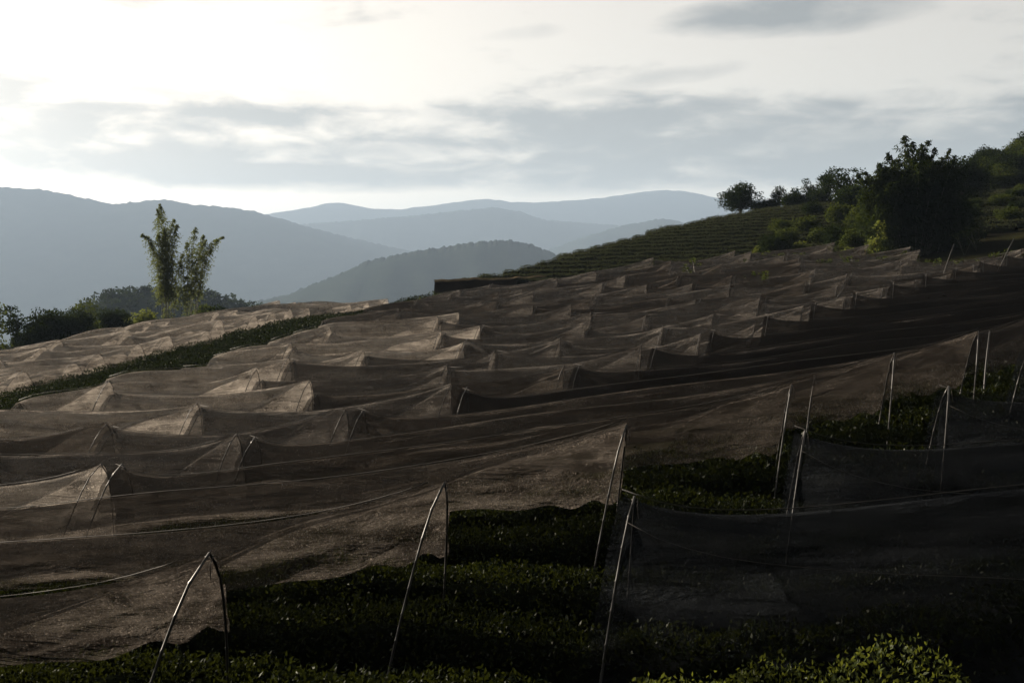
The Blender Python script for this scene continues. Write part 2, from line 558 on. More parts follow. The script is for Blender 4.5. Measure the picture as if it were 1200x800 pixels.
mountain(7600, [(-900, 280), (-300, 262), (100, 268), (300, 252), (330, 249), (395, 236), (425, 243), (460, 246), (520, 239), (570, 232),
                 (605, 238), (650, 236), (700, 233), (745, 226), (783, 222), (815, 226), (850, 235), (900, 236), (1000, 240), (1200, 250),
                 (1700, 240), (2200, 260)], 1500, 45, 3, 8, 'far pale blue mountain range under the low cloud')
mountain(6000, [(60, 330), (250, 285), (330, 264), (420, 258), (500, 251), (545, 246), (580, 243), (610, 248), (640, 258), (700, 262),
                (760, 268), (900, 300), (1100, 330)], 1000, 40, 5, 8, 'hazy blue ridge below the far range')
mountain(4700, [(-1100, 200), (-500, 226), (-250, 212), (-80, 214), (0, 219), (50, 222), (90, 230), (135, 240), (160, 236), (195, 233),
                (225, 240), (270, 243), (300, 248), (340, 260), (400, 276), (470, 292), (560, 312), (640, 335), (760, 372)],
         1200, 45, 11, 8, 'broad blue-grey mountain with a rounded shoulder behind the bamboo')
mountain(4700, [(560, 335), (640, 294), (690, 276), (735, 263), (775, 256), (800, 260), (840, 272), (920, 290), (1100, 310), (1500, 340)],
         900, 35, 13, 7, 'hazy spur between the far range and the tea slope')
mountain(2250, [(200, 384), (290, 356), (340, 344), (385, 326), (430, 306), (470, 297), (520, 289), (560, 283), (595, 281), (625, 287),
                (660, 301), (720, 322), (800, 350), (880, 376)], 620, 14, 17, 5, 'nearer dark forested hill with rounded top in the haze', 600)

# added unseen wooded hill behind and right of the camera, cutting the sky light there
az_ = np.radians(np.linspace(82, 292, 110))
rr_ = np.r_[np.linspace(26, 120, 30), np.linspace(135, 330, 14)]
AZ, RR = np.meshgrid(az_, rr_, indexing='ij')
hx = 6 + RR * np.sin(AZ)
hy = RR * np.cos(AZ)
endw = np.clip(np.minimum(AZ - az_[0], az_[-1] - AZ) / .5, 0, 1)
bnz = sines(rng, 9, .06, .06)
rise_ = np.clip((RR - 26) / 90, 0, 1) ** 1.1 * 66 * np.clip((330 - RR) / 190, 0, 1) ** .8
hz_ = ground_z(hx, hy) * np.clip(1 - (RR - 26) / 200, 0, 1) - .5 + endw * rise_ * (1 + .12 * bnz(hx, hy)) - np.clip((RR - 140) / 190, 0, 1) * 60 - (1 - endw) * 1.5
hz_ = hz_ + .6 * (rng.random(hz_.shape) - .5) * endw
tag(obj('hill', raw_mesh('hill', np.stack([hx, hy, hz_], -1).reshape(-1, 3), grid_faces(110, len(rr_)), True), M['forest']),
    'added unseen wooded hill blocking sky light behind the plantation', kind='structure')

# ------------------------------------------------------------------ haze: one closed box of air around everything
hz = 0.00014
bx0, bx1, by0, by1, bz0, bz1 = -21000, 21000, -21000, 21000, VALLEY - 6, 730
hv = np.array([(x, y, z) for x in (bx0, bx1) for y in (by0, by1) for z in (bz0, bz1)], float)
hf = np.array([(0, 1, 3, 2), (4, 6, 7, 5), (0, 4, 5, 1), (2, 3, 7, 6), (0, 2, 6, 4), (1, 5, 7, 3)])
mh, t, out = new_mat('haze')
pvn = t.n('ShaderNodeVolumePrincipled')
pvn.inputs['Color'].default_value = (.25, .33, .435, 1)
pvn.inputs['Density'].default_value = hz
pvn.inputs['Anisotropy'].default_value = .12
t.put(out.inputs['Volume'], pvn.outputs[0])
hz_o = tag(obj('haze', raw_mesh('haze', hv, hf), mh), 'pale blue haze filling the valley air', None, None, 'stuff')

# ------------------------------------------------------------------ rows of the plantation
U = np.array([.9659, -.2588])      # along the rows
N = np.array([.2588, .9659])       # across the rows, away from the camera
ROWD = [7.05, 9.42, 12.15, 14.92, 17.85, 20.55]
while ROWD[-1] < 72:
    ROWD.append(ROWD[-1] + 2.75 + rng.uniform(-.12, .12))
SP = {1: -4.39, 2: -3.22, 3: -1.80, 4: .18, 5: 1.88, 6: 3.66}
SQ = {4: -11.42, 5: -10.5, 6: -9.36, 7: -7.77, 8: -5.53, 9: -3.84, 10: -2.35}
for k in range(7, 40):
    SP[k] = 3.66 + 1.75 * (k - 6)
for k in range(11, 40):
    SQ[k] = -2.35 + 1.6 * (k - 10)
for k in (1, 2, 3):
    SQ[k] = -11.42 - 1.1 * (4 - k)


def row_pt(d, s):
    return d * N + s * U


def frame_geo(d, s, H, lean, w_near, w_far, drop_near=0.0):
    """apex and the two bowed legs of one A-frame standing on the terrain"""
    b = row_pt(d, s)
    g = gz(*b)
    apex = np.array([b[0], b[1], g + H])
    legs = []
    for sg, wd in ((-1, w_near), (1, w_far)):
        f2 = b + sg * N * wd - U * lean
        foot = np.array([f2[0], f2[1], gz(*f2) - .15])
        tt = np.linspace(0, 1, 9)[:, None]
        bow = np.array([sg * N[0], sg * N[1], .9]) * .13
        # bent rod: the curve is tighter near the top
        pts = apex + (foot - apex) * tt + bow * (np.sin(math.pi * tt ** .62) * 1.0)
        legs.append(pts)
    return apex, legs


N_T = [0]


def tunnel(d, s0, s1, mat, label, group, near=1.0, H0=2.0, H1=2.1, near_right=0.05, res=1.0, seed=0, mid=(), sag=.42, far0=.62,
           lean=.34, leg_r=.0125, pole_mat='pole', rise=1.5, near_min=.55, hem=.05, fold_strand=False, widths=(1.06, .92), wav=.05, rnd=.24, bare=2.6, k_row=2):
    r = np.random.default_rng(1000 + seed)
    root = empty('net_tunnel', tuple(row_pt(d, (s0 + s1) / 2)) + (gz(*row_pt(d, (s0 + s1) / 2)),))
    tag(root, label, 'shade net', group)
    o3 = np.array(root.location)
    L = s1 - s0
    frames = [(s0 + .12, H0)] + [(s0 + L * m_, H0 - r.uniform(.15, .3)) for m_ in mid] + [(s1, H1)]
    near_w, far_w = widths
    fr = []
    for q, (s_, h_) in enumerate(frames):
        apex, legs = frame_geo(d, s_, h_, lean + r.uniform(-.06, .06), near_w + r.uniform(-.06, .06), far_w)
        fr.append((s_, h_, apex))
        if d < 22:
            an_ = np.linspace(0, 6.28, 11)
            c_ = apex - o3 - np.array([0, 0, .035])
            ring = c_ + np.stack([U[0] * .03 * np.cos(an_) + N[0] * .035 * np.sin(an_), U[1] * .03 * np.cos(an_) + N[1] * .035 * np.sin(an_), .012 * np.sin(2 * an_)], 1)
            tail = np.vstack([ring, c_ + np.array([.02, -.05, -.05]), c_ + np.array([.03, -.06, -.16])])
            v, f = tube(tail, .004, 5)
            obj('string_tie', raw_mesh('string_tie', v, f, True), M['rope'], root)
        for lg in legs:
            if d < 22:
                seg_ = np.r_[0, np.cumsum(np.linalg.norm(np.diff(lg, axis=0), axis=1))]
                qs, rs = [0.0], [leg_r * .85]
                x_ = r.uniform(.1, .3)
                while x_ < seg_[-1] - .05:
                    qs += [x_ - .012, x_, x_ + .012]
                    rs += [leg_r * .95, leg_r * 1.28, leg_r * .97]
                    x_ += r.uniform(.22, .34)
                qs.append(seg_[-1])
                rs.append(leg_r * 1.05)
                lg2 = np.stack([np.interp(qs, seg_, lg[:, j_]) for j_ in range(3)], 1)
                v, f = tube(lg2 - o3, np.array(rs), 7)
            else:
                v, f = tube(lg - o3, np.linspace(leg_r * .85, leg_r * 1.05, 9), 6)
            obj('pole', raw_mesh('pole', v, f, True), M[pole_mat], root)
    # ridge profile along the row
    nt = max(18, int(L / .12 * res))
    nv = max(14, int(40 * res))
    s = np.linspace(s0, s1, nt)
    # concentrate samples near both ends
    uu = np.linspace(0, 1, nt)
    uu = uu + .10 * np.sin(2 * math.pi * uu) / (2 * math.pi) * -1.0
    s = s0 + L * uu
    base = np.stack([row_pt(d, q) for q in s])
    gb = ground_z(base[:, 0], base[:, 1])
    low = H1 - sag + wav * sines(r, 4, .9, 0)(s, 0)
    zr = low.copy()
    zr += (H0 - (H1 - sag)) * np.exp(-(s - s0) / .75)
    zr += sag * np.exp(-(s1 - s) / rise)
    for s_, h_, _ in fr[1:-1]:
        zr = np.maximum(zr, h_ - .03 - np.abs(s - s_) * .22)
    # cross-section: near hem ... ridge ... far hem
    tn = (s - s0) / L
    a = near * (near_min + (1 - near_min) * np.exp(-(s - s0) / 2.2))          # share of the near leg that is covered
    a = a * (1 - (1 - near_right) * np.clip((s - (s1 - bare)) / (bare * .82), 0, 1) ** .8) + hem * sines(r, 5, 1.6, 0)(s, 0)
    a = np.clip(a, .03, 1.0)
    b = far0 * (1 + .15 * sines(r, 4, .8, 0)(s, 0)) * np.ones_like(s)
    b = np.clip(b, .2, .95)
    vv = np.linspace(-1, 1, nv)
    S2, V2 = np.meshgrid(s, vv, indexing='ij')
    A2 = np.where(V2 < 0, a[:, None] * -V2, b[:, None] * V2)                    # how far down the leg
    sgn = np.where(V2 < 0, -1.0, 1.0)
    Wd = np.where(V2 < 0, near_w, far_w)
    endd = np.minimum(S2 - s0, s1 - S2)
    slack = 1 - np.exp(-endd / 1.1)
    # bowed legs at the frames, hollow sagging cloth between
    bow = .16 * np.sin(math.pi * np.clip(A2, 0, 1) ** .62) * (1 - slack) - .17 * np.sin(math.pi * np.clip(A2 * .9, 0, 1)) * slack
    w1 = sines(r, 7, .8, 6.0)
    w2 = sines(r, 8, 1.5, 15.0)
    w3 = sines(r, 8, 3.6, 32.0)
    AV = np.abs(V2)
    plen = np.where(V2 < 0, a[:, None], b[:, None])
    wr = (.15 * w1(S2, AV) + .085 * w2(S2, AV) + .034 * w3(S2, AV)) * (.3 + .7 * plen) * np.clip(A2 * 6, 0, 1) * (.35 + .65 * slack)
    out_ = bow + wr + .012
    ex = 1.0 - rnd * slack
    lateral = sgn * (np.clip(A2, 0, 1) ** ex * Wd + out_ * .9)
    Hh = zr[:, None]
    Zf = (gb + zr)[:, None] - A2 * Hh * 1.0 + out_ * .35 - .10 * A2 * slack * np.abs(w1(S2 * .6, A2 * 0))
    sh = -A2 * lean * np.clip(1.0, 0, 1)
    # cloth is drawn towards the high frame: fan of creases from the apex
    fan = .06 * np.sin(9 * np.arctan2(A2 * 2.0, (s1 - S2) + .25) * 2 + 1.3) * np.exp(-(s1 - S2) / 1.5) * np.clip(A2 * 4, 0, 1)
    Zf = Zf + fan
    # the slack hem curls towards the camera side and lies over like a soft roll
    av = np.clip((np.abs(V2) - .62) / .38, 0, 1)
    curl = av ** 1.6 * (.20 + .10 * w1(S2 * 1.3, A2 * 0)) * slack * np.clip(A2 * 3, 0, 1)
    lateral = lateral - curl
    Zf = Zf + curl * .45
    PX = base[:, 0][:, None] + lateral * N[0] + sh * U[0]
    PY = base[:, 1][:, None] + lateral * N[1] + sh * U[1]
    # keep the cloth above the soil
    gz2 = (gb[:, None] + (PX - base[:, 0][:, None]) * .06)
    Zf = np.maximum(Zf, gz2 + .05)
    V = np.stack([PX, PY, Zf], -1).reshape(-1, 3) - o3
    obj('net', raw_mesh('net', V, grid_faces(nt, nv), True), M[mat], root)
    if d < 48:  # added strand that draws the sunlit highlight along the ridge
        i0 = nv // 2
        rp = np.stack([base[:, 0], base[:, 1], gb + zr + .009 + .05 * np.exp(-(s1 - s) / 1.1) + .05 * np.exp(-(s - s0) / 1.1)], -1)[::3] - o3
        v, f = tube(rp, (.003 if k_row == 1 else .0055) + .0015 * sines(r, 5, 3.0, 0)(np.arange(len(rp)), 0), 5)
        obj('ridge_highlight', raw_mesh('ridge_highlight', v, f, True), M['rope' if mat != 'net_black' else 'pole_dark'], root)
    if fold_strand:  # added strand standing in for the light fold line
        G3 = np.stack([PX, PY, Zf], -1)
        ii = np.arange(1, nt - 1, 3)
        av = .10 + .34 * np.clip((s[ii] - s0) / 4.5, 0, 1) ** .8
        half = nv // 2
        jj = np.clip((half * (1 - av / np.maximum(a[ii], .3))).astype(float), 0, half - 1)
        j0 = np.floor(jj).astype(int)
        fr_ = (jj - j0)[:, None]
        cp = G3[ii, j0] * (1 - fr_) + G3[ii, j0 + 1] * fr_ - np.array([N[0], N[1], 0]) * .02
        v, f = tube(cp - o3, .0035, 5)
        obj('fold_line', raw_mesh('fold_line', v, f, True), M['rope'], root)
    N_T[0] += 1
    return root


ORD = {1: 'lowest', 2: 'second lowest', 3: 'third lowest', 4: 'fourth', 5: 'fifth', 6: 'sixth', 7: 'seventh', 8: 'eighth', 9: 'ninth', 10: 'tenth'}
LAB_A = 'brown net tunnel, %s up the slope of those ending at the bare hedges'
LAB_M = 'shade net tunnel painted unlit-dark in the middle of the terraced rows'
LAB_L = 'brown shade net tunnel in the overlapping rows on the left slope'
LAB_B = 'black see-through net tunnel beside the open hedges, %s up the slope'
LAB_C = 'brown shade net tunnel painted sunlit-pale beyond the dark open tea strip'
LAB_F = 'weathered shade net tunnel below the tea slope and bushes'

seed = 0
XL, XR = -.60, .58
for k, d in enumerate(ROWD, 1):
    def lim(r_):          # s at which the row leaves the frame (X/Y = r_)
        return d * (r_ * N[1] - N[0]) / (U[0] - r_ * U[1])
    sl = max(lim(XL) - 1.5, -22.9 - .06 * (d - 26) + rng.uniform(-.8, .8))
    srt = lim(XR) + 3 if d < 60 else lim(.44 - (d - 60) * .008)
    sp, sq = SP[k], SQ[k]
    res = float(np.clip(16 / d, .34, 1.0))
    far = k >= 17
    # left of the Q line, sheets of 6 to 9 m
    e = sq
    while e > sl + 2 and e > -60:
        ln = rng.uniform(4.6, 8.0)
        st = max(e - ln, sl)
        if st - sl < 3.0:
            st = sl
        at_edge = st <= sl + .01
        if st + 2.5 > min(e, srt):
            e = st
            continue
        seed += 1
        tunnel(d, st + .1, min(e, srt), ('net_sunlit' if (e + st) / 2 < -13 - rng.uniform(0, 4) and not far else 'net_brown') if rng.random() < (.75 if far else .92) else 'net_mid',
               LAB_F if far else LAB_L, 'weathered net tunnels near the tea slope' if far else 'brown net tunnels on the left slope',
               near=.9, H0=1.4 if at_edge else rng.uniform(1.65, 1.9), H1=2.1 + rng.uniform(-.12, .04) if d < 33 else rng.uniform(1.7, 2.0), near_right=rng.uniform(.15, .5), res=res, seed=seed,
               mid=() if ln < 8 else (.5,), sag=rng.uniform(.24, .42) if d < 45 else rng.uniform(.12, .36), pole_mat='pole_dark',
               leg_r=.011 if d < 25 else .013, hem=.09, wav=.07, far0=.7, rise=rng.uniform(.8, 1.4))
        e = st
    # between the Q line and the p line
    if sq + 3 < srt:
        seed += 1
        if k <= 3:
            tunnel(d, sq + .25, sp, ('net_end', 'net_end', 'net_end')[k - 1], LAB_A % ORD[k], 'net tunnels ending beside the bare hedges',
                   near=.26, H0=2.0, H1=2.1, near_right=.08, res=1.25, seed=seed, sag=.46, rise=1.3, near_min=.8, far0=(.39, .45, .47)[k - 1], rnd=.15, bare=2.3, hem=.03, k_row=k)
        else:
            e1 = min(sp, srt + (6 if d < 60 else 0))
            tunnel(d, sq + .3, e1, 'net_mid' if k < 7 else 'net_shaded' if k < 8 else 'net_shaded',
                   LAB_A % ORD[k] if k <= 7 else LAB_M, 'net tunnels ending beside the bare hedges' if k <= 7 else 'dark net tunnels across the middle',
                   near=.34 if k < 8 else .7, H0=2.0, H1=2.1, near_right=.08, res=max(res, .5), seed=seed, sag=.50, rise=1.5, far0=.52, rnd=.20,
                   near_min=.6, pole_mat='pole' if k < 9 else 'pole_dark')
    # right of the open strip
    if k >= 2 and sp + 1.85 < srt:
        seed += 1
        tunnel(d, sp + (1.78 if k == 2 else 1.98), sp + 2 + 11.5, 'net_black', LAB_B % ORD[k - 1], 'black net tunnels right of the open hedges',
               near=1.0, H0=2.1, H1=2.0, near_right=.96, res=1.1 if k < 5 else .7, seed=seed, sag=.22, mid=(.42,), near_min=.98, hem=.02,
               far0=.8, lean=.30, leg_r=.0135, fold_strand=k < 5)
# block beyond the strip
dC = 30.5
while dC < 75:
    seed += 1
    s1 = -31.7 + rng.uniform(-.5, .6) + max(0, (dC - 60) * .06)
    s0 = -44.0 + rng.uniform(-1.2, .8)
    lo = dC * (XL * N[1] - N[0]) / (U[0] - XL * U[1])
    if lo < s1 - 1:
        cut = s0 + (s1 - s0) * rng.uniform(.4, .6)
        for a_, b_ in ((s0, cut), (cut + .2, s1)):
            seed += 1
            if b_ > lo:
                tunnel(dC, a_, b_, 'net_sunlit', LAB_C, 'sunlit-toned net tunnels beyond the tea strip', near=1.0, H0=rng.uniform(1.1, 1.3), H1=rng.uniform(1.2, 1.55), near_right=.7,
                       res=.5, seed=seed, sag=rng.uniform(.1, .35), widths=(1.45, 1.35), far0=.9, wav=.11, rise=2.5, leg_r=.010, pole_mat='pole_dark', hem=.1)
    dC += 2.75

print('tunnels', N_T[0])


# ------------------------------------------------------------------ tea hedges
def hedge(path, width, height, leaf, dens, mat, label, group, seed, core_mat='tea_core', name='tea_hedge', bumpy=.08):
    """one clipped tea hedge along a polyline on the terrain: rounded core, leaves all over it"""
    r = np.random.default_rng(5000 + seed)
    path = np.asarray(path, float)
    seg = np.r_[0, np.cumsum(np.linalg.norm(np.diff(path, axis=0), axis=1))]
    L = seg[-1]
    n = max(6, int(L / max(.35, leaf * 2.5)))
    q = np.linspace(0, L, n)
    P = np.stack([np.interp(q, seg, path[:, 0]), np.interp(q, seg, path[:, 1])], 1)
    T = unit(np.gradient(P, axis=0))
    Nn = np.stack([-T[:, 1], T[:, 0]], 1)
    G = ground_z(P[:, 0], P[:, 1])
    f1 = sines(r, 6, 2.0, 2.0)
    f2 = sines(r, 6, 5.0, 4.0)
    root = empty(name, (float(P[n // 2, 0]), float(P[n // 2, 1]), float(G[n // 2])))
    tag(root, label, 'hedge', group)
    o3 = np.array(root.location)

    def surf(qq, th, k=1.0):
        px = np.interp(qq, q, P[:, 0]); py = np.interp(qq, q, P[:, 1]); g = np.interp(qq, q, G)
        nx_ = np.interp(qq, q, Nn[:, 0]); ny_ = np.interp(qq, q, Nn[:, 1])
        endf = np.clip(np.minimum(qq, L - qq) / .5, 0.05, 1) ** .5
        sc_ = (k + bumpy * f1(qq, th) + bumpy * .6 * f2(qq, th)) * (.6 + .4 * endf)
        ct, sn = np.cos(th), np.sin(th)
        lat = np.sign(ct) * np.abs(ct) ** .75 * width * .5 * sc_
        up = np.abs(sn) ** .42 * height * sc_
        return np.stack([px + nx_ * lat, py + ny_ * lat, g + up], -1), np.stack([nx_ * ct, ny_ * ct, sn], -1)
    m = 9
    QQ, TH = np.meshgrid(q, np.linspace(-.05, math.pi + .05, m), indexing='ij')
    cv, _ = surf(QQ, TH, .80)
    cv[:, 0, 2] -= .1
    cv[:, -1, 2] -= .1
    core = obj('branches', raw_mesh('branches', cv.reshape(-1, 3) - o3, grid_faces(n, m), True), M[core_mat], root)
    cnt = int(dens * L * (width * .8 + height * 1.4))
    qq = r.uniform(0, L, cnt)
    th = r.uniform(.1, math.pi - .1, cnt)
    c, nr = surf(qq, th, 1.0)
    c = c + nr * r.normal(0, .035 + leaf * .15, cnt)[:, None]
    ax = nr * r.uniform(.1, 1.0, cnt)[:, None] + r.normal(size=(cnt, 3)) * .75 + np.array([0, 0, .25])
    ln = leaf * r.uniform(.7, 1.25, cnt)
    v, f = leaf_quads(c - o3, ax, ln, ln * r.uniform(.38, .5, cnt), r)
    obj('foliage', raw_mesh('foliage', v, f), M[mat], root)
    return root


LH = 'dark glossy tea hedge in the open ground between the net tunnels'
LHU = 'shaded tea hedge growing under the nearest brown nets'
hs = 0
k = 0
dh = 4.95
while dh < 36:
    sp = np.interp(dh, ROWD[:12], [SP[q] for q in range(1, 13)])
    if dh < ROWD[0]:
        sp = SP[1] + (dh - ROWD[0]) * .55
    lo = dh * (XL * N[1] - N[0]) / (U[0] - XL * U[1])
    hi = dh * (.60 * N[1] - N[0]) / (U[0] - .60 * U[1])
    a_ = max(lo, sp - (9 if dh < 15 else 3.5))
    b_ = min(hi, sp + (7.5 if dh < 15 else 4.5))
    if dh < 7:
        b_ = min(b_, -2.2)
    if b_ > a_ + 1:
        hs += 1
        ss = np.linspace(a_, b_, 12)
        wob = sines(np.random.default_rng(hs), 3, .5, 0)
        pth = [row_pt(dh + .08 * float(wob(x, 0)), x) for x in ss]
        lf = .052 if dh < 14 else (.085 if dh < 22 else .11)
        if abs(dh - 7.694) < .01:
            yy_ = [row_pt(dh + .02, x) for x in np.linspace(-1.3, 1.35, 8)]
            hedge(yy_, 1.1, .86, .048, 900, 'tea_sunlit', 'tea hedge painted sunlit yellow-green in front of the lowest black net', None, 900, bumpy=.2)
            pth = [p_ for p_, x in zip(pth, ss) if x < -1.4]
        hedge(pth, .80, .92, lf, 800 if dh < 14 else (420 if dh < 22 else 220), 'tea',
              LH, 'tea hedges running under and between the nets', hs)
    dh += 1.372

# the open strip on the left
dh = 27.0
while dh < 78:
    a_ = -31.2 + rng.uniform(-.4, .2) + max(0, (dh - 60) * .06)
    b_ = -22.6 - .06 * (dh - 26) + rng.uniform(-.2, .5)
    lo = dh * (XL * N[1] - N[0]) / (U[0] - XL * U[1])
    a_ = max(a_, lo)
    if b_ > a_ + .8:
        hs += 1
        hedge([row_pt(dh, x) for x in np.linspace(a_, b_, 8)], 1.15, .85, .095 if dh < 50 else .13, 200 if dh < 50 else 110, 'tea_far',
              'short tea hedge crossing the open dark strip on the left slope', 'tea hedges in the open strip', hs)
    dh += 1.372

# the tea slope: hedges following the contours
xs = np.linspace(-6, 62, 90)
ys = np.linspace(72, 128, 160)
HX, HY = np.meshgrid(xs, ys, indexing='ij')
HZ = ground_z(HX, HY)
lev = -.4
while lev < 12.5:
    run = []
    runs = []
    for i in range(len(xs)):
        col_z = HZ[i]
        top = int(np.argmax(col_z))
        yy = None
        y_lo = np.interp(xs[i], [-6, 4, 10, 17, 22, 27, 32, 42, 60], [88, 83, 79, 79, 77, 74, 70, 68, 66])
        if col_z[top] > lev:
            j = np.argmax(col_z[:top + 1] > lev)
            if j > 0:
                f_ = (lev - col_z[j - 1]) / (col_z[j] - col_z[j - 1] + 1e-9)
                yy = ys[j - 1] + f_ * (ys[1] - ys[0])
                if yy < y_lo or yy / max(xs[i], .01) < 1.55 and xs[i] > 0:
                    yy = None
        if yy is not None and (not run or abs(run[-1][1] - yy) < 5):
            run.append((xs[i], yy))
        else:
            if len(run) > 3:
                runs.append(run)
            run = [(xs[i], yy)] if yy is not None else []
    if len(run) > 3:
        runs.append(run)
    for run in runs:
        hs += 1
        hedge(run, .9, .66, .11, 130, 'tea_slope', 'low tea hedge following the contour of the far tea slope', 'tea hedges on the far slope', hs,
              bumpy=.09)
    lev += .40
print('hedges', hs)


# ------------------------------------------------------------------ trees and shrubs
def crown_leaves(r, lobes, per, leaf, flat=.8, droop=0.0):
    cs, ax = [], []
    for (c, rad) in lobes:
        n = int(per * rad ** 2)
        dv = unit(r.normal(size=(n, 3)))
        rr = rad * r.uniform(.25, 1.0, n) ** .45
        lump = 1 + .22 * np.sin(dv[:, 0] * 7 + c[0] * 3) * np.sin(dv[:, 1] * 6 + c[1] * 3) + .16 * np.sin(dv[:, 2] * 9 + c[2])
        p = c + dv * (rr * lump)[:, None] * np.array([1, 1, flat])
        cs.append(p)
        ax.append(dv * .6 + r.normal(size=(n, 3)) * .8 + np.array([0, 0, .2 - droop]))
    c = np.vstack(cs)
    ln = leaf * r.uniform(.6, 1.4, len(c))
    return leaf_quads(c, np.vstack(ax), ln, ln * .55, r)


def make_tree(h, crown_w, crown_h, n_lobes, leaf, per, seed, mat, trunk_r=.16, low=0.0, lobe_r=(.2, .34), name='broadleaf_tree', lean=0.0):
    """meshes of trunk with limbs and crown, base at the origin"""
    r = np.random.default_rng(seed)
    cz = h - crown_h * .5
    lobes = []
    tries = 0
    while len(lobes) < n_lobes and tries < 4000:
        tries += 1
        dv = unit(r.normal(size=3)) * r.uniform(.3, 1) ** .6
        rad = r.uniform(*lobe_r) * crown_w
        c = np.array([dv[0] * (crown_w * .5 - rad * .7) + lean * h, dv[1] * (crown_w * .5 - rad * .7), cz + dv[2] * (crown_h * .5 - rad * .6)])
        lobes.append((c, rad))
    parts = []
    top = np.array([lean * h * .8, 0, cz])
    tt = np.linspace(0, 1, 7)[:, None]
    wv = np.array([[math.sin(3 * x) * .06 * h * .3, math.cos(2.3 * x) * .05 * h * .3, 0] for x in tt[:, 0]])
    wv -= wv[0]
    stem = top * tt + wv
    stem[0, 2] -= .25
    parts.append(tube(stem, np.linspace(trunk_r * 1.25, trunk_r * .45, 7), 7))
    for (c, rad) in lobes[: min(14, len(lobes))]:
        i = r.integers(2, 6)
        a = stem[i]
        m_ = (a + c) / 2 + np.array([0, 0, -.05 * h])
        q = np.linspace(0, 1, 5)[:, None]
        pts = a * (1 - q) ** 2 + 2 * m_ * q * (1 - q) + c * q ** 2
        parts.append(tube(pts, np.linspace(trunk_r * .45, trunk_r * .1, 5), 5))
    tv, tf = join(parts)
    cv, cf = crown_leaves(r, lobes, per, leaf)
    return raw_mesh('trunk', tv, tf, True), raw_mesh('crown', cv, cf), mat


def plant_tree(proto, x, y, label, cat, group, name, scale=1.0, rot=0.0, dz=0.0):
    tm, cm, mat = proto
    root = empty(name, (x, y, gz(x, y) + dz))
    root.scale = (scale, scale, scale)
    root.rotation_euler = (0, 0, rot)
    tag(root, label, cat, group)
    obj('trunk', tm, M['bark'], root)
    obj('crown', cm, M[mat], root)
    return root


def wpx(px, Y):
    return (px - 600) * Y / 1166.7


def top_h(px, py, Y):
    return (330 - py) * Y / 1166.7 - gz(wpx(px, Y), Y)


# lone round tree on the tea slope crest
plant_tree(make_tree(4.5, 5.4, 3.9, 24, .20, 330, 21, 'tree', .2, lobe_r=(.13, .24)), wpx(867, 118), 118,
           'lone round dark tree standing on the crest of the tea slope', 'tree', None, 'broadleaf_tree', 1.0)
# row of small conical trees along the crest
for i, (px, h) in enumerate(((913, 3.4), (934, 2.9), (948, 3.6), (966, 4.2))):
    Y = 116
    pr = make_tree(h, h * .62, h * .92, 12, .18, 340, 30 + i, 'tree', .12, lobe_r=(.2, .32))
    plant_tree(pr, wpx(px, Y), Y, ('small dark bushy tree on the crest next to the lone round tree', 'low dark tree in the crest row, shortest of the row',
               'pointed dark tree in the middle of the crest row', 'dark crest tree beside the tall open-crowned tree')[i], 'tree', 'small trees along the crest', 'small_tree')
# tall open tree
plant_tree(make_tree(top_h(992, 191, 104), 5.6, 4.6, 17, .22, 230, 41, 'tree', .26, lobe_r=(.14, .26)), wpx(992, 104), 104,
           'tall open-crowned tree left of the big bamboo clump', 'tree', None, 'broadleaf_tree')
plant_tree(make_tree(top_h(1127, 182, 96), 6.0, 4.6, 18, .22, 260, 43, 'tree', .22, lobe_r=(.18, .3)), wpx(1127, 96), 96,
           'rounded dark tree right behind the big bamboo clump', 'tree', None, 'broadleaf_tree')


